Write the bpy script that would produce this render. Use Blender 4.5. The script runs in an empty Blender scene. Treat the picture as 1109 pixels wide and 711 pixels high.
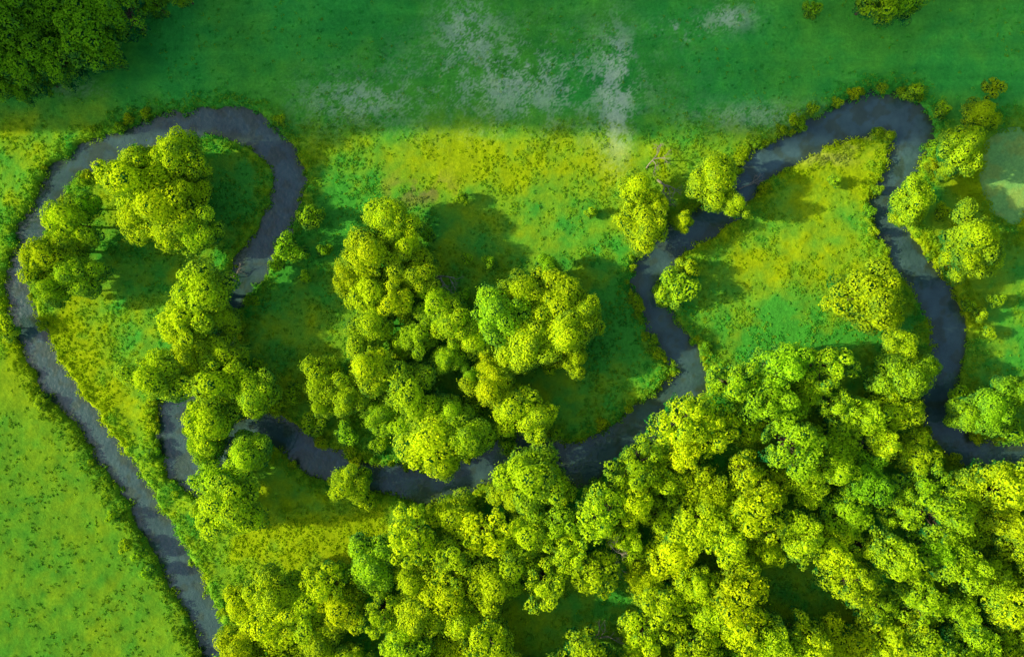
import bpy, math, numpy as np
from mathutils import Vector
S=0.2; CX,CY=554.5,355.5; HC=160.0; ELEV=25.0
rng=np.random.default_rng(7)
scene=bpy.context.scene

# ------------------------------------------------------------ helpers
_lat={}
def vnoise(x,y,scale,seed):
    if seed not in _lat: _lat[seed]=np.random.default_rng(seed+100).random((256,256))
    L=_lat[seed]; u=np.asarray(x)/scale+77.3; v=np.asarray(y)/scale+31.7
    iu=np.floor(u).astype(int); iv=np.floor(v).astype(int); fu=u-iu; fv=v-iv
    fu=fu*fu*(3-2*fu); fv=fv*fv*(3-2*fv)
    a=L[iu%256,iv%256]; b=L[(iu+1)%256,iv%256]; c=L[iu%256,(iv+1)%256]; d=L[(iu+1)%256,(iv+1)%256]
    return (a*(1-fu)+b*fu)*(1-fv)+(c*(1-fu)+d*fu)*fv
def fbm(x,y,scale,seed,o=4):
    s=0;amp=1;t=0
    for i in range(o):
        a=0.6+0.9*i   # rotate each octave so the lattice never shows
        xr=x*math.cos(a)-y*math.sin(a); yr=x*math.sin(a)+y*math.cos(a)
        s=s+amp*vnoise(xr,yr,scale/2**i,seed+i*13); t+=amp; amp*=0.55
    return s/t
def sstep(a,b,x):
    t=np.clip((x-a)/(b-a),0,1); return t*t*(3-2*t)
def P(px,py): return (np.asarray(px)-CX)*S,(CY-np.asarray(py))*S

def build_mesh(name,verts,quads,cols=None,matidx=None,smooth=False):
    me=bpy.data.meshes.new(name)
    verts=np.asarray(verts,dtype=np.float32); quads=np.asarray(quads,dtype=np.int32)
    me.vertices.add(len(verts)); me.vertices.foreach_set("co",verts.ravel())
    n=len(quads); me.loops.add(n*4); me.loops.foreach_set("vertex_index",quads.ravel())
    me.polygons.add(n)
    me.polygons.foreach_set("loop_start",np.arange(0,n*4,4,dtype=np.int32))
    if matidx is not None: me.polygons.foreach_set("material_index",np.asarray(matidx,dtype=np.int32))
    me.polygons.foreach_set("use_smooth",np.full(n,smooth,dtype=bool))
    me.update(calc_edges=True)
    if cols is not None:
        a=me.color_attributes.new("Col","FLOAT_COLOR","POINT")
        c=np.ones((len(verts),4),dtype=np.float32); c[:,:3]=cols
        a.data.foreach_set("color",c.ravel())
    me.validate()
    return me
def add_obj(name,me,mats,loc=(0,0,0)):
    ob=bpy.data.objects.new(name,me)
    for m in mats:
        if len(me.materials)<len(mats): me.materials.append(m)
    ob.location=loc; scene.collection.objects.link(ob); return ob

# ------------------------------------------------------------ materials
def mat_new(name):
    m=bpy.data.materials.new(name); m.use_nodes=True; nt=m.node_tree; nt.nodes.clear()
    return m,nt,nt.nodes,nt.links
def mix_mul(nt,a,b,fac=1.0):
    n=nt.nodes.new("ShaderNodeMix"); n.data_type='RGBA'; n.blend_type='MULTIPLY'; n.inputs[0].default_value=fac
    nt.links.new(a,n.inputs[6]); nt.links.new(b,n.inputs[7]); return n.outputs[2]
def noise_ramp(nt,scale,lo,hi,detail=5,p0=0.3,p1=0.7,rough=0.6):
    tc=nt.nodes.new("ShaderNodeTexCoord"); nz=nt.nodes.new("ShaderNodeTexNoise")
    nz.inputs["Scale"].default_value=scale; nz.inputs["Detail"].default_value=detail; nz.inputs["Roughness"].default_value=rough
    nt.links.new(tc.outputs["Object"],nz.inputs["Vector"])
    cr=nt.nodes.new("ShaderNodeValToRGB"); cr.color_ramp.elements[0].position=p0; cr.color_ramp.elements[1].position=p1
    cr.color_ramp.elements[0].color=(*lo,1); cr.color_ramp.elements[1].color=(*hi,1)
    nt.links.new(nz.outputs["Fac"],cr.inputs["Fac"]); return cr.outputs["Color"],nz.outputs["Fac"]

def mat_ground():
    m,nt,N,L=mat_new("meadow_ground")
    at=N.new("ShaderNodeAttribute"); at.attribute_name="Col"
    c1,f1=noise_ramp(nt,1.5,(0.66,0.76,0.68),(1.32,1.22,1.2),8,0.3,0.7,0.75)
    c2,f2=noise_ramp(nt,0.25,(0.85,0.88,0.92),(1.15,1.1,1.0),4)
    c=mix_mul(nt,at.outputs["Color"],c1); c=mix_mul(nt,c,c2)
    b=N.new("ShaderNodeBsdfDiffuse")
    L.new(c,b.inputs[0])
    bp=N.new("ShaderNodeBump"); bp.inputs["Strength"].default_value=0.9; bp.inputs["Distance"].default_value=0.22
    L.new(f1,bp.inputs["Height"]); L.new(bp.outputs[0],b.inputs["Normal"])
    o=N.new("ShaderNodeOutputMaterial"); L.new(b.outputs[0],o.inputs[0]); return m
def mat_leaf(name,transl=0.3):
    m,nt,N,L=mat_new(name)
    at=N.new("ShaderNodeAttribute"); at.attribute_name="Col"
    oi=N.new("ShaderNodeObjectInfo")
    c=mix_mul(nt,at.outputs["Color"],oi.outputs["Color"])
    d=N.new("ShaderNodeBsdfDiffuse"); t=N.new("ShaderNodeBsdfTranslucent")
    L.new(c,d.inputs[0]); L.new(c,t.inputs[0])
    mx=N.new("ShaderNodeMixShader"); mx.inputs[0].default_value=transl
    L.new(d.outputs[0],mx.inputs[1]); L.new(t.outputs[0],mx.inputs[2])
    o=N.new("ShaderNodeOutputMaterial"); L.new(mx.outputs[0],o.inputs[0]); return m
def mat_plain(name,lo,hi,scale,rough=0.9):
    m,nt,N,L=mat_new(name); c,f=noise_ramp(nt,scale,lo,hi)
    b=N.new("ShaderNodeBsdfPrincipled"); b.inputs["Roughness"].default_value=rough; L.new(c,b.inputs["Base Color"])
    bp=N.new("ShaderNodeBump"); bp.inputs["Strength"].default_value=0.5; L.new(f,bp.inputs["Height"]); L.new(bp.outputs[0],b.inputs["Normal"])
    o=N.new("ShaderNodeOutputMaterial"); L.new(b.outputs[0],o.inputs[0]); return m
def mat_water():
    m,nt,N,L=mat_new("river_water")
    at=N.new("ShaderNodeAttribute"); at.attribute_name="Col"
    c1,f1=noise_ramp(nt,0.25,(0.66,0.70,0.72),(1.28,1.25,1.22),6)
    c=mix_mul(nt,at.outputs["Color"],c1)
    b=N.new("ShaderNodeBsdfPrincipled"); b.inputs["Roughness"].default_value=0.1; b.inputs["IOR"].default_value=1.5
    b.inputs["Specular IOR Level"].default_value=0.9
    L.new(c,b.inputs["Base Color"])
    tc=N.new("ShaderNodeTexCoord"); nz=N.new("ShaderNodeTexNoise"); nz.inputs["Scale"].default_value=1.1; nz.inputs["Detail"].default_value=5
    L.new(tc.outputs["Object"],nz.inputs["Vector"])
    bp=N.new("ShaderNodeBump"); bp.inputs["Strength"].default_value=0.6; bp.inputs["Distance"].default_value=0.2
    L.new(nz.outputs["Fac"],bp.inputs["Height"]); L.new(bp.outputs[0],b.inputs["Normal"])
    o=N.new("ShaderNodeOutputMaterial"); L.new(b.outputs[0],o.inputs[0]); return m
M_ground=mat_ground(); M_leaf=mat_leaf("tree_leaves",0.30); M_herb=mat_leaf("herb_leaves",0.5)
M_bark=mat_plain("bark",(0.05,0.04,0.025),(0.14,0.11,0.08),3.0)
M_dead=mat_plain("dead_wood",(0.22,0.19,0.15),(0.42,0.38,0.32),3.0)
M_water=mat_water()

# ------------------------------------------------------------ river path (px,py,width px)
RV=[(420,1150,34),(330,930,34),(268,790,34),(236,711,34),(216,662,34),(190,608,33),(152,542,31),(108,476,31),(66,422,32),(34,370,34),(18,320,32),(26,270,30),
(50,215,30),(73,182,30),(110,161,29),(155,146,29),(205,135,30),(250,132,34),(286,149,34),(311,185,32),(309,222,34),(291,255,36),(271,286,34),(252,325,30),
(238,368,28),(225,400,30),(196,428,34),(186,462,34),(194,498,36),(214,518,36),(238,500,34),(258,466,32),(288,464,32),(318,480,34),(348,502,36),(392,516,34),
(440,523,34),(482,524,36),(520,510,34),(552,492,34),(582,485,34),(604,503,40),(632,503,44),(668,485,42),(705,456,42),(738,424,42),(747,400,38),(732,372,32),
(712,338,30),(701,308,32),(712,280,36),(736,256,38),(770,236,34),(800,212,34),(820,184,38),(850,166,34),(890,144,34),(930,126,42),(968,122,48),(990,138,46),
(988,160,42),(975,190,32),(962,215,32),(966,243,32),(986,280,36),(1010,316,40),(1026,352,42),(1030,382,42),(1016,420,40),(1022,456,38),(1048,488,34),(1080,495,30),
(1120,492,30),(1200,500,34),(1350,470,34),(1600,520,34)]
RV=np.array(RV,float); RV[:,2]*=0.98
def catmull(Pt,n=7):
    out=[]
    for i in range(len(Pt)-1):
        p0=Pt[max(i-1,0)];p1=Pt[i];p2=Pt[i+1];p3=Pt[min(i+2,len(Pt)-1)]
        for k in range(n):
            t=k/n; out.append(0.5*((2*p1)+(-p0+p2)*t+(2*p0-5*p1+4*p2-p3)*t*t+(-p0+3*p1-3*p2+p3)*t**3))
    out.append(Pt[-1]); return np.array(out)
RC=catmull(RV,5)
RX,RY=P(RC[:,0],RC[:,1]); RW=RC[:,2]*S*0.5
def river_sd(x,y):
    x=np.asarray(x,float);y=np.asarray(y,float); best=np.full(x.shape,1e9)
    for i in range(len(RX)-1):
        ax,ay,bx,by=RX[i],RY[i],RX[i+1],RY[i+1]; dx,dy=bx-ax,by-ay; l=dx*dx+dy*dy+1e-9
        t=np.clip(((x-ax)*dx+(y-ay)*dy)/l,0,1)
        d=np.hypot(x-ax-t*dx,y-ay-t*dy)-(RW[i]*(1-t)+RW[i+1]*t)
        best=np.minimum(best,d)
    return best+(fbm(x,y,3.6,5,4)-0.5)*3.4
PXc,PYc=P(1096,186)
def pond_sd(x,y):
    r=np.hypot((x-PXc)/6.6,(y-PYc)/9.8); return (r-1)*6.6+(fbm(x,y,5,9,3)-0.5)*3.0
def height(x,y,sd,pd):
    h=(fbm(x,y,26,21,3)-0.5)*0.6+(fbm(x,y,2.6,25,3)-0.5)*0.3
    h=h+0.2*sstep(8,1,sd)*sstep(0.2,1.5,sd)
    k=sstep(-0.9,0.9,np.minimum(sd,pd))
    return h*k+(-1.9)*(1-k)

# ------------------------------------------------------------ meadow colour zones, with some light and shade painted in
def blob(px,py,cx,cy,rx,ry): return np.exp(-(((px-cx)/rx)**2+((py-cy)/ry)**2))
cG=np.array([0.075,0.41,0.042]); cY=np.array([0.36,0.52,0.008]); cT=np.array([0.048,0.49,0.072]); cM=np.array([0.082,0.30,0.024])
def ground_col(x,y,sd):
    px=x/S+CX; py=CY-y/S
    n1=fbm(x,y,14,41,4); n2=fbm(x,y,3.0,51,4); n3=fbm(x,y,45,61,2)
    yel=0.27+0*px
    yel=yel+0.75*blob(px,py,520,170,230,38)+0.55*blob(px,py,910,180,60,50)+0.5*blob(px,py,870,285,130,30)+0.45*blob(px,py,660,190,60,60)  # includes the sunlit streak between tree shadows, painted as yellow
    yel=yel+0.5*blob(px,py,60,380,60,60)+0.55*blob(px,py,110,440,90,80)+0.6*blob(px,py,320,590,110,50)+0.4*blob(px,py,230,630,50,60)+0.5*blob(px,py,20,180,50,50)
    yel=yel+0.5*blob(px,py,430,590,80,25)+0.3*blob(px,py,1050,190,60,90)+0.25*blob(px,py,90,330,60,40)+0.4*blob(px,py,300,350,70,20)
    yel=yel-0.35*blob(px,py,240,210,40,60)-0.3*blob(px,py,560,300,130,60)-0.35*blob(px,py,670,380,50,80)-0.3*blob(px,py,850,360,90,40)  # takes yellow out where tree shadows fall: shade painted into the ground
    yel=yel+(n1-0.5)*1.4+(n2-0.5)*1.3
    yel=yel+0.55*sstep(4.5,0.8,sd)*(n3*1.4)*(py>150)
    yel=np.clip(yel,0,1)[...,None]
    c=cG*(1-yel)+cY*yel
    left=sstep(15,-15,px-(40+ (py-380)*0.62+ (py<380)*400))*sstep(360,420,py)
    k=(left*(0.92-0.25*n1))[...,None]
    yb=sstep(0.42,0.72,0.5*fbm(x,y,18,77,3)+0.35*fbm(x,y,2.2,78,4)+0.15*blob(px,py,0,440,60,80)+0.08)[...,None]*0.7
    cm=cM*(1-yb)+np.array([0.22,0.36,0.012])*yb
    c=c*(1-k)+cm*k
    top=sstep(165,95,py+(n1-0.5)*40)  # north meadow green, with the strip's bluish shade tint put in
    k=(top*0.95)[...,None]; tt=cT*(0.75+0.5*n1[...,None]); 
    ty=sstep(0.35,0.7,0.7*fbm(x,y,30,79,3)+0.3*n2)[...,None]*0.45; tt=tt*(1-ty)+np.array([0.15,0.49,0.03])*ty
    tt=tt*(0.80+0.40*n2[...,None])
    c=c*(1-k)+tt*k
    st=(vnoise(x*0.08+y*0.004,y,1.1,71)-0.5)*0.18*top+ (vnoise(x*0.6+y*0.8,y*0.1,1.6,73)-0.5)*0.12*left
    c=c*(1+st)[...,None]
    # pale dried flower / seed patches
    w=0.7*blob(px,py,385,108,55,26)+0.9*blob(px,py,570,85,110,45)+1.1*blob(px,py,668,95,16,60)+0.8*blob(px,py,505,25,30,35)+0.9*blob(px,py,738,32,26,12)+0.9*blob(px,py,790,18,26,14)+0.5*blob(px,py,820,125,70,14)+0.35*blob(px,py,60,95,60,10)
    f=0.36*fbm(x,y,7,81,2)+0.40*fbm(x,y,1.8,82,3)+0.24*np.random.default_rng(1).random(np.shape(x))
    w=np.clip(w,0,1)*sstep(0.47,0.66,f+0.10*w)*0.8
    c=c*(1-w[...,None])+np.array([0.66,0.86,0.64])*w[...,None]
    b=blob(px,py,455,205,34,20)*sstep(0.42,0.6,n2)*0.7
    c=c*(1-b[...,None])+np.array([0.22,0.17,0.10])*b[...,None]
    b=(blob(px,py,928,150,16,9)+blob(px,py,895,172,28,7)*0.5)*0.9*sstep(0.35,0.55,n2)
    b=np.clip(b,0,1)[...,None]; c=c*(1-b)+np.array([0.42,0.38,0.2])*b
    mud=sstep(0.4,-0.2,sd)[...,None]; c=c*(1-mud)+np.array([0.04,0.07,0.03])*mud
    return c

# ------------------------------------------------------------ ground sheet
def axis(lo,hi,step,far):
    a=list(np.arange(lo,hi+1e-6,step)); s=step; x=a[-1]
    while x<far: s*=1.35; x+=s; a.append(x)
    s=step; x=a[0]; pre=[]
    while x>-far: s*=1.35; x-=s; pre.append(x)
    return np.array(pre[::-1]+a)
ax=axis(-120,120,0.32,4000); ay=axis(-80,80,0.32,4000)
GX,GY=np.meshgrid(ax,ay); fx=GX.ravel(); fy=GY.ravel()
sd=river_sd(fx,fy); pd=pond_sd(fx,fy)
hz=height(fx,fy,sd,pd); gc=ground_col(fx,fy,np.minimum(sd,pd))
nx,ny=len(ax),len(ay)
ii,jj=np.meshgrid(np.arange(nx-1),np.arange(ny-1)); a0=(jj*nx+ii).ravel()
Q=np.stack([a0,a0+1,a0+nx+1,a0+nx],1)
add_obj("ground",build_mesh("ground",np.stack([fx,fy,hz],1),Q,gc,smooth=True),[M_ground])

def water(name,sdist,z,colf,mat):
    m=(sdist<1.4)
    keep=m[Q].any(1); q=Q[keep]; u,inv=np.unique(q,return_inverse=True)
    v=np.stack([fx[u],fy[u],np.full(len(u),z)],1)
    add_obj(name,build_mesh(name,v,inv.reshape(-1,4),colf(fx[u],fy[u],sdist[u]),smooth=True),[mat])
def wcol(x,y,s):
    px=x/S+CX; py=CY-y/S
    deep=np.array([0.045,0.100,0.095]); sheen=np.array([0.085,0.175,0.195]); sh=np.array([0.050,0.085,0.040])
    k=(0.6*fbm(x,y,9,91,4)+0.5*blob(px,py,970,135,70,60)+0.35*blob(px,py,1000,300,50,80)+0.3*blob(px,py,840,170,50,30))[...,None]  # pale blue sky sheen painted into the water by noise and patches
    c=deep*(1-k)+sheen*k
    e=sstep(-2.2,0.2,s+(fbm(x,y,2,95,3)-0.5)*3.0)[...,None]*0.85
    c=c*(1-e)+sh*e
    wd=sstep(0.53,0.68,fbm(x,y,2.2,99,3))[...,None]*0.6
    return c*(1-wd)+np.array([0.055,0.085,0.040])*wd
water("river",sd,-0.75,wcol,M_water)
def pcol(x,y,s):
    n=sstep(0.42,0.6,fbm(x,y,3,97,4))[...,None]
    return np.array([0.25,0.58,0.15])*(1-n)+np.array([0.34,0.56,0.12])*n
M_pond=mat_ground(); M_pond.name="duckweed"
water("duckweed_pond",pd,-0.55,pcol,M_pond)

# ------------------------------------------------------------ leaf quads
def leaf_quads(c,nrm,size,r):
    n=len(c); nrm=nrm/(np.linalg.norm(nrm,axis=1,keepdims=True)+1e-9)
    t=r.normal(size=(n,3)); t-=nrm*(t*nrm).sum(1,keepdims=True); t/=np.linalg.norm(t,axis=1,keepdims=True)+1e-9
    b=np.cross(nrm,t); s=size[:,None]
    v=np.stack([c-t*s*0.6,c-b*s*0.42+nrm*s*0.05,c+t*s*0.6,c+b*s*0.42+nrm*s*0.05],1)
    return v.reshape(-1,3),np.arange(n*4).reshape(-1,4)
def tube(p0,p1,r0,r1,bend=None,seg=5,k=3):
    p0=np.array(p0,float);p1=np.array(p1,float)
    d=p1-p0; d/=np.linalg.norm(d)+1e-9
    u=np.cross(d,[0.3,0.9,0.1]); u/=np.linalg.norm(u); w=np.cross(d,u)
    V=[];F=[]
    for i in range(k+1):
        t=i/k; c=p0*(1-t)+p1*t
        if bend is not None: c=c+np.array(bend)*4*t*(1-t)
        r=r0*(1-t)+r1*t
        for s in range(seg):
            a=2*math.pi*s/seg; V.append(c+(u*math.cos(a)+w*math.sin(a))*r)
    for i in range(k):
        for s in range(seg):
            F.append([i*seg+s,i*seg+(s+1)%seg,(i+1)*seg+(s+1)%seg,(i+1)*seg+s])
    return np.array(V),np.array(F)
def cube_sphere(n=3):
    V=[];F=[]
    for a in range(3):
        for sgn in (-1,1):
            base=len(V)
            for i in range(n+1):
                for j in range(n+1):
                    p=[0,0,0]; p[a]=sgn; p[(a+1)%3]=-1+2*i/n; p[(a+2)%3]=-1+2*j/n
                    V.append(np.array(p)/np.linalg.norm(p))
            for i in range(n):
                for j in range(n):
                    b=base+i*(n+1)+j; F.append([b,b+1,b+n+2,b+n+1])
    return np.array(V),np.array(F)
CSV,CSF=cube_sphere()

def make_tree_mesh(name,seed,R,H,nl,lr,dens,lsize,kind):
    r=np.random.default_rng(seed)
    V=[];F=[];C=[];MI=[];off=0
    def add(v,f,c,mi):
        nonlocal off
        V.append(v);F.append(f+off);C.append(np.broadcast_to(c,(len(v),3)));MI.append(np.full(len(f),mi));off+=len(v)
    cz=0.60*H; bz=0.36*H
    ph=r.random(4)*6.28
    lobes=[]
    for i in range(nl):
        u=(i+0.5)/nl; z=1-1.45*u; th=i*2.39996+r.normal()*0.35; q=math.sqrt(max(0,1-z*z))
        irr=0.88+0.20*math.sin(2*th+ph[0])+0.16*math.sin(3*th+ph[1])+0.11*math.sin(5*th+ph[2])
        rad=(R-lr*0.75)*irr*(0.78+0.40*r.random())
        l=lr*(0.5+0.9*r.random())
        zj=0.6 if kind!='star' else 1.2
        c=np.array([q*math.cos(th)*rad,q*math.sin(th)*rad,cz+z*(bz-lr*0.4)*(0.8+0.4*r.random())+r.normal()*zj])
        lobes.append((c,l))
    if kind=='puffy':
        for k in range(max(3,nl//6)):
            th=r.random()*6.28; lobes.append((np.array([math.cos(th)*R*0.4*r.random(),math.sin(th)*R*0.4*r.random(),cz+bz*(0.3+0.5*r.random())]),lr*(0.8+0.5*r.random())))
    cent=np.array([0,0,cz-0.3*bz])
    LC=np.array([l[0] for l in lobes]); LR=np.array([l[1] for l in lobes])
    for c,l in lobes:
        out=c-cent; out=out/(np.linalg.norm(out)+1e-6)
        n=int(dens*l*l)
        d=r.normal(size=(n,3)); d/=np.linalg.norm(d,axis=1,keepdims=True)
        keep=(d@out>-0.35)|(d[:,2]>0.1); d=d[keep]; n=len(d)
        nb=9
        bd=r.normal(size=(nb,3))+np.array([0,0,0.5]); bd/=np.linalg.norm(bd,axis=1,keepdims=True)
        near=(d@bd.T).max(1); bump=np.clip((near-0.6)/0.4,0,1)
        if kind=='star': rad=l*(0.44+0.80*bump**1.4+0.18*r.random(n))
        else: rad=l*(0.68+0.36*bump+0.14*r.random(n))
        stray=r.random(n)<0.10; rad[stray]*=1.0+0.38*r.random(stray.sum())
        sc=np.array([r.uniform(0.85,1.2),r.uniform(0.85,1.2),0.85 if kind!='star' else 1.3])
        p=c+d*rad[:,None]*sc
        dist=np.linalg.norm(p[:,None,:]-LC[None],axis=2)/LR[None]
        ok=(dist.min(1)>(0.42 if kind=='star' else 0.55)); p=p[ok]; d=d[ok]; bump=bump[ok]; n=len(p)
        if n==0: continue
        nr=d+r.normal(size=(n,3))*0.38+np.array([0,0,0.35])
        v,f=leaf_quads(p,nr,lsize*(0.6+0.8*r.random(n)),r)
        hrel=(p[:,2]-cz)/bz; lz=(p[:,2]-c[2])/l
        if kind=='star': lit_tip=np.clip(-0.16+0.62*bump+0.45*hrel+0.34*lz+r.normal(size=n)*0.13+(r.random()-0.5)*0.55,0,1)[:,None]
        else: lit_tip=np.clip(0.16+0.34*bump+0.34*hrel+0.30*lz+r.normal(size=n)*0.14+(r.random()-0.5)*0.4,0,1)[:,None]
        a=np.array([0.035,0.26,0.040]); b=np.array([0.70,0.88,0.010])  # lit yellow tops over shaded teal lows, painted into leaf colour by height
        col=(a*(1-lit_tip)+b*lit_tip)*(0.85+0.3*r.random((n,1)))
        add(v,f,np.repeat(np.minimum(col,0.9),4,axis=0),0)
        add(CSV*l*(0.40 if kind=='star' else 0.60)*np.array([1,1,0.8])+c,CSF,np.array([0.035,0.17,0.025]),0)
    tr=0.028*H+0.08
    v,f=tube((0,0,-0.4),(r.normal()*0.2,r.normal()*0.2,cz),tr,tr*0.4,bend=(r.normal()*0.2,r.normal()*0.2,0),seg=8,k=5); add(v,f,np.array([0.1,0.1,0.1]),1)
    for c,l in lobes[::2]:
        z0=H*(0.22+0.3*r.random()); v,f=tube((0,0,z0),c,tr*0.42,0.04,bend=(0,0,-0.3),seg=5); add(v,f,np.array([0.1,0.1,0.1]),1)
    me=build_mesh(name,np.concatenate(V),np.concatenate(F),np.concatenate(C),np.concatenate(MI))
    me.materials.append(M_leaf); me.materials.append(M_bark); return me
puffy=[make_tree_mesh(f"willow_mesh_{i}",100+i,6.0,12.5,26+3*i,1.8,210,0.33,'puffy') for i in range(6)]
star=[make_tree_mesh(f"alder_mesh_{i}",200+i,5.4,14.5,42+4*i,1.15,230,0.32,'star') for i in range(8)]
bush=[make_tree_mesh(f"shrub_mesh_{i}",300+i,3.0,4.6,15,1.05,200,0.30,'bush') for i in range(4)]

def place(name,me,px,py,rpx,baseR,H,tint,hs=1.0,r=rng,parent=None):
    s=rpx*S/baseR; sz=(s**0.6)*hs; f=1-(0.72*H*sz)/HC
    x,y=P(px,py); x*=f; y*=f
    ob=bpy.data.objects.new(name,me); ob.location=(x,y,0); ob.scale=(s*(0.93+0.14*r.random()),s*(0.93+0.14*r.random()),sz)
    ob.rotation_euler=(0,0,r.random()*6.283); ob.color=(*tint,1); scene.collection.objects.link(ob)
    if parent: ob.parent=parent
    return ob
def tint(y=0.5,v=1.0,r=rng):
    k=np.clip(y+r.normal()*0.15,0,1)
    g=np.array([0.44,0.82,1.7]); w=np.array([1.06,1.03,0.9])
    return tuple((g*(1-k)+w*k)*v*(0.86+0.24*r.random()))
W=[
(143,193,32,.9),(192,168,25,.8),(180,220,33,.9),(210,246,26,.9),(150,234,22,.9),(165,180,24,.9),(205,205,20,.8),(185,252,20,.9),
(72,240,25,.7),(48,282,24,.8),(82,298,24,.6),(60,312,18,.5),(92,222,14,.5),(70,268,22,.7),
(218,318,32,.7),(198,350,26,.8),(235,340,20,.6),(172,405,30,.8),(232,412,28,.6),(275,425,24,.6),(225,458,27,.7),(238,385,22,.6),(205,385,22,.8),
(268,492,22,.6),(234,515,24,.6),(250,550,30,.7),(226,560,18,.7),(222,480,18,.6),
(423,240,24,.9),(400,278,26,.9),(438,268,18,.9),(452,298,22,.8),(398,318,26,.9),(428,325,20,.9),(378,300,18,.9),(405,352,24,.9),(470,332,22,.9),(490,350,22,.9),(515,365,20,.7),
(352,412,24,.8),(378,428,22,.7),(402,396,26,.9),(446,422,30,.9),(412,448,18,.6),(350,438,14,.6),(452,365,20,.6),(485,388,16,.3),(512,408,14,.3),(435,372,14,.4),
(540,340,26,.6),(565,318,22,.7),(600,322,30,.9),(575,368,30,.9),(612,362,26,.9),(592,292,15,.3),(632,340,20,.8),(620,388,18,.8),(555,385,20,.8),
(530,398,18,.9),(532,418,24,.9),(558,442,26,.8),(580,452,22,.8),(470,480,34,.9),(442,462,20,.8),(502,470,24,.7),(488,445,18,.7),(480,500,18,.8),
(698,246,23,.9),(690,205,19,.8),(712,222,12,.9),(772,195,25,.9),(795,222,14,.8),(740,240,11,.8),(942,322,34,.9),(962,340,16,.8),(975,375,18,.8),(978,408,26,.4),(998,398,16,.4),(958,415,18,.4),
(1042,160,22,.8),(1062,124,17,.6),(990,215,20,.9),(985,232,14,.9),(1055,258,28,.8),(1042,285,20,.8),(1068,280,16,.8),(1075,442,26,.3),(1050,450,18,.4),(1098,425,20,.3),(1025,185,10,.8),
(575,520,32,.75),(600,530,20,.8),(555,535,20,.8),(380,524,21,.8)]
for i,(x,y,rr,yy) in enumerate(W):
    pale=0.95 if yy==.75 else 1.0
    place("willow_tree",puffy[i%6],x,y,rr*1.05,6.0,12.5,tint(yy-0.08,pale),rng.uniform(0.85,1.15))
B=[(735,312,22,.4),(310,265,16,.2),(335,235,14,.2),(300,285,9,.2),(4,355,14,.8),(325,275,10,.2),(745,290,12,.5),(720,322,12,.5),(500,215,8,.4),(530,285,8,.3),(640,230,7,.5),(465,255,8,.2),
(1080,325,9,.4),(1020,230,9,.7),(1062,340,8,.5),(135,590,8,.3),(150,600,8,.3),(120,560,7,.3),(160,620,8,.3),(1040,430,14,.3),(1090,460,18,.3),(1010,160,10,.3),(990,100,10,.3),(1075,95,12,.3),(880,10,10,.3),(365,520,12,.8),(395,540,12,.7),(505,280,7,.4),(318,425,12,.5),(300,440,10,.5),(280,395,8,.4),(340,460,14,.5),(375,470,14,.5),(410,480,12,.5),
(515,440,14,.5),(430,385,14,.6),(595,395,12,.8),(500,320,9,.4),(550,480,12,.4),(860,130,7,.4),(880,118,7,.4),(1020,120,9,.4),(905,196,7,.4),(945,250,6,.5),(330,300,8,.3),(350,270,8,.3),(600,470,9,.3),(1048,330,7,.5),(1072,360,8,.5)]
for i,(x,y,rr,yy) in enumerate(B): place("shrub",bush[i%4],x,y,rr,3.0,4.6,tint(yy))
# low bank shrubs overhanging the water, both sides of the channel
r3=np.random.default_rng(21); nb=0
for k in range(1400):
    i=r3.integers(12,len(RX)-12); tx=RX[i+1]-RX[i]; ty_=RY[i+1]-RY[i]; tl=math.hypot(tx,ty_)
    sgn=r3.choice([-1,1]); off_=RW[i]+r3.uniform(-0.4,2.0)
    x=RX[i]-ty_/tl*sgn*off_; y=RY[i]+tx/tl*sgn*off_
    if abs(x)>118 or abs(y)>78 or float(river_sd(np.array([x]),np.array([y]))[0])<-0.3: continue
    if float(fbm(np.array([x]),np.array([y]),9,33,2)[0])<0.46: continue
    nb+=1
    if nb>260: break
    s=r3.uniform(0.16,0.52)
    ob=bpy.data.objects.new("bank_shrub",bush[k%4]); ob.location=(x,y,-0.45); ob.scale=(s,s*r3.uniform(0.8,1.2),s*0.75); ob.rotation_euler=(0,0,r3.random()*6.28)
    ob.color=(*tint(r3.uniform(0.1,0.8),0.9,r3),1); scene.collection.objects.link(ob)

# woodland
poly=[(215,820),(250,700),(262,650),(300,628),(345,618),(385,608),(440,600),(452,570),(500,548),(560,560),(610,560),(640,530),(700,500),(735,462),(770,425),(810,400),(855,382),(900,398),(940,430),(985,450),(1005,490),(1040,530),(1109,525),(1240,520),(1240,820)]
def inpoly(x,y,pl):
    c=False;j=len(pl)-1
    for i in range(len(pl)):
        if (pl[i][1]>y)!=(pl[j][1]>y) and x<(pl[j][0]-pl[i][0])*(y-pl[i][1])/(pl[j][1]-pl[i][1])+pl[i][0]: c=not c
        j=i
    return c
clear=[(610,672,75,36),(868,650,48,42),(590,600,10,10)]
pts=[]; r2=np.random.default_rng(11)
for _ in range(30000):
    x=r2.uniform(210,1190); y=r2.uniform(370,780)
    if not inpoly(x,y,poly): continue
    if any(((x-a)/(c))**2+((y-b)/(d))**2<1.35 for a,b,c,d in clear): continue
    md=32 if x>620 else 33
    if pts and min((x-p[0])**2+(y-p[1])**2 for p in pts)<md*md: continue
    pts.append((x,y))
for k,(x,y) in enumerate(pts):
    n=float(fbm(np.array([x]),np.array([y]),130,5,2)[0])
    if x<600:
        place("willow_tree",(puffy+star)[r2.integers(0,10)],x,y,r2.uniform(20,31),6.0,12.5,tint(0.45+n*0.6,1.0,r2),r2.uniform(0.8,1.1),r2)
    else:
        place("alder_tree",star[k%8],x,y,r2.uniform(18,30),5.4,14.5,tint(0.05+n*1.15,1.0,r2),r2.uniform(0.65,1.22),r2)
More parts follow.
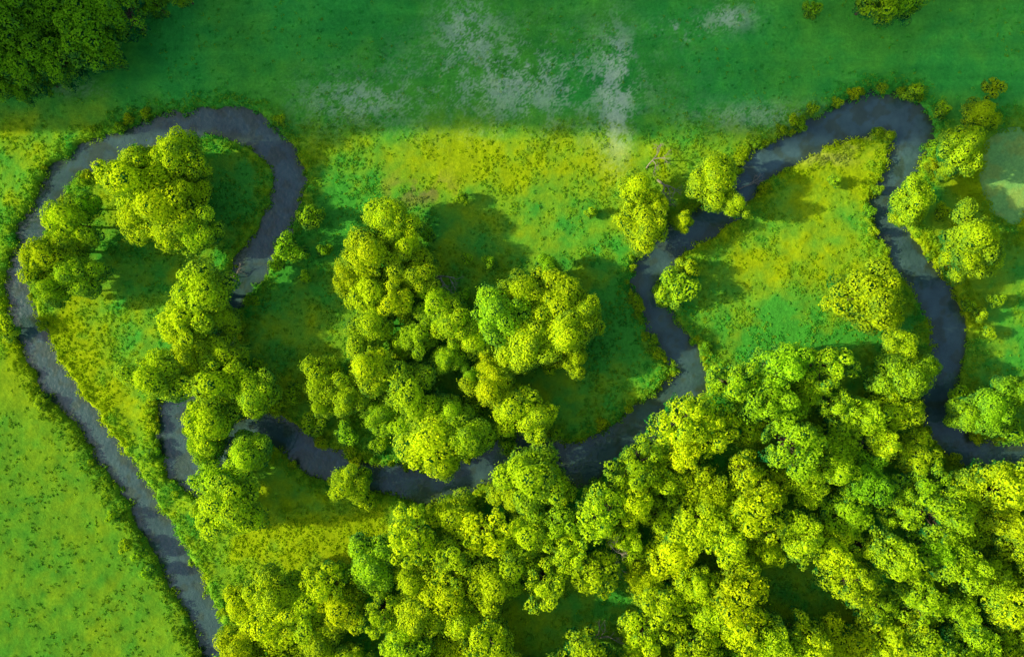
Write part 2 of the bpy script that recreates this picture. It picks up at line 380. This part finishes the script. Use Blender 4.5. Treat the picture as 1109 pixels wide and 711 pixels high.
for (x,y,rr) in [(15,15,30),(55,20,30),(95,30,32),(130,10,26),(20,60,30),(60,62,26),(110,58,18),(-20,40,32),(80,-10,30),(140,-20,24),(165,2,16),(20,92,16),(45,85,16),(-15,80,26),(950,-6,24),(980,-4,20),(965,-20,26),(30,-30,30),(195,-10,14)]:
    place("alder_tree",star[int(x)%8],x,y,rr,5.4,14.5,tint(0.0,0.9),rng.uniform(0.7,1.1))

# ------------------------------------------------------------ bare trees / dead wood
def bare(name,px,py,size,seed,ang=None):
    r=np.random.default_rng(seed); V=[];F=[];off=0
    def rec(p,d,l,rad,dep):
        nonlocal off
        e=p+d*l; v,f=tube(p,e,rad,rad*0.6,bend=r.normal(size=3)*l*0.05,seg=5,k=2); V.append(v);F.append(f+off);off+=len(v)
        if dep==0: return
        for k in range(3):
            nd=d+r.normal(size=3)*0.55; nd/=np.linalg.norm(nd); rec(p+d*l*r.uniform(0.5,1),nd,l*r.uniform(0.55,0.8),rad*0.55,dep-1)
    d=np.array(ang if ang else (0.3,-0.2,0.9)); d=d/np.linalg.norm(d)
    rec(np.zeros(3),d,size*0.45,size*0.028,4)
    x,y=P(px,py); add_obj(name,build_mesh(name,np.concatenate(V),np.concatenate(F)),[M_dead],(x,y,0.0))
bare("bare_tree",712,195,9,3,(0.5,-0.5,0.7)); bare("bare_tree",722,235,7,4,(-0.2,0.8,0.5)); bare("bare_tree",700,182,7,8,(0.4,0.5,0.6))
bare("bare_tree",640,690,12,5,(0.1,0.3,0.9)); bare("bare_tree",655,582,12,6); bare("bare_tree",470,300,9,7,(0.5,0,0.6)); bare("bare_tree",905,475,11,9)
bare("fallen_branch",800,205,6,12,(0.8,0.3,0.15)); bare("fallen_branch",250,300,5,13,(0.6,0.4,0.15))

# ------------------------------------------------------------ herb layer
def herbs(name,N,seed,size,rad,hh,q,bankonly=False):
    r=np.random.default_rng(seed)
    x=r.uniform(-118,118,N); y=r.uniform(-78,78,N)
    s=river_sd(x,y); p=pond_sd(x,y); s=np.minimum(s,p)
    px=x/S+CX; py=CY-y/S
    dens=sstep(0.35,0.62,fbm(x,y,7,31,4))*0.9+0.1
    top=sstep(150,120,py); dens=dens*(1-0.85*top)
    left=sstep(15,-15,px-(40+(py-380)*0.62+(py<380)*400))*sstep(360,420,py); dens=dens*(1-0.8*left)
    bank=sstep(5,1,s); dens=np.maximum(dens,bank*0.9)
    if bankonly: dens=bank
    ok=(s>(-0.5 if bankonly else 0.35))&(r.random(N)<dens); x=x[ok];y=y[ok];s=s[ok]; n=len(x)
    z=np.maximum(height(x,y,s,s*0+50),-0.7)
    col=ground_col(x,y,s+2)*(0.95+0.4*r.random((n,1)))
    yy=(r.random((n,1))<0.35)*0.35; col=col*(1-yy)+np.array([0.50,0.66,0.008])*yy
    k=r.uniform(0.5,1.4,n)
    d=r.normal(size=(n,q,3)); d[...,2]=np.abs(d[...,2]); d/=np.linalg.norm(d,axis=2,keepdims=True)
    P0=np.stack([x,y,z],1)[:,None,:]+d*np.array([rad,rad,hh])*k[:,None,None]*r.uniform(0.5,1.1,(n,q,1))
    nr=d*0.5+r.normal(size=(n,q,3))*0.3+np.array([-0.35,0,0.6])
    v,f=leaf_quads(P0.reshape(-1,3),nr.reshape(-1,3),size*(0.7+0.6*r.random(n*q)),r)
    add_obj(name,build_mesh(name,v,f,np.repeat(np.repeat(col,q,axis=0),4,axis=0)),[M_herb])
herbs("meadow_herbs",75000,5,0.26,0.42,0.24,8)
herbs("bank_reeds",65000,6,0.32,0.6,0.7,8,True)

# ------------------------------------------------------------ unseen wooded hill added west of frame, shaped to shade the north strip
hx=np.arange(-420,-127,4.0); hy=np.concatenate([[41.5,42.5,43.2],np.arange(44,300,4.0)])
HX,HY=np.meshgrid(hx,hy)
hh=158*sstep(-130,-205,HX)*sstep(41.4,44.5,HY)*sstep(300,240,HY)*(0.94+0.12*fbm(HX,HY,50,3,3))
hh=hh-3
n1_,n2_=len(hx),len(hy); i_,j_=np.meshgrid(np.arange(n1_-1),np.arange(n2_-1)); a_=(j_*n1_+i_).ravel()
hq=np.stack([a_,a_+1,a_+n1_+1,a_+n1_],1)
hill=add_obj("shading_hill",build_mesh("shading_hill",np.stack([HX.ravel(),HY.ravel(),hh.ravel()],1),hq,np.broadcast_to(np.array([0.06,0.30,0.04]),(HX.size,3)),smooth=True),[M_ground])
for k in range(110):  # trees added on the unseen hill to roughen its shadow edge
    x=rng.uniform(-300,-150); y=rng.uniform(47,200) if k%2 else rng.uniform(46,50)
    z=158*float(sstep(-130,-205,x))*0.97-5
    ob=bpy.data.objects.new("shading_hill_tree",star[k%8]); ob.location=(x,y,z); ob.rotation_euler=(0,0,rng.random()*6); s=rng.uniform(0.9,1.3); ob.scale=(s,s,s); ob.color=(*tint(0.4),1); scene.collection.objects.link(ob); ob.parent=hill

# ------------------------------------------------------------ light
w=bpy.data.worlds.new("World"); scene.world=w; w.use_nodes=True
nt=w.node_tree; bg=nt.nodes["Background"]; sk=nt.nodes.new("ShaderNodeTexSky"); sk.sky_type='NISHITA'; sk.sun_disc=False
sk.sun_elevation=math.radians(ELEV); sk.sun_rotation=math.radians(270); sk.air_density=1.2; sk.dust_density=3.0; sk.ozone_density=1.0
nt.links.new(sk.outputs[0],bg.inputs[0]); bg.inputs[1].default_value=0.15
sl=bpy.data.lights.new("sun","SUN"); sl.energy=5.0; sl.angle=math.radians(0.9); sl.color=(1.0,0.90,0.56)
so=bpy.data.objects.new("sun",sl); e=math.radians(ELEV)
so.rotation_euler=Vector((math.cos(e),0.0,-math.sin(e))).to_track_quat('-Z','Y').to_euler(); so.location=(-100,0,100); scene.collection.objects.link(so)
cam=bpy.data.cameras.new("camera"); cam.sensor_width=36; cam.angle=2*math.atan(554.5*S/HC); cam.clip_end=10000
co=bpy.data.objects.new("camera",cam); co.location=(0,0,HC); co.rotation_euler=(0,0,0); scene.collection.objects.link(co); scene.camera=co
scene.view_settings.view_transform='Standard'; scene.view_settings.look='None'; scene.view_settings.exposure=0
print("forest",len(pts),nb)
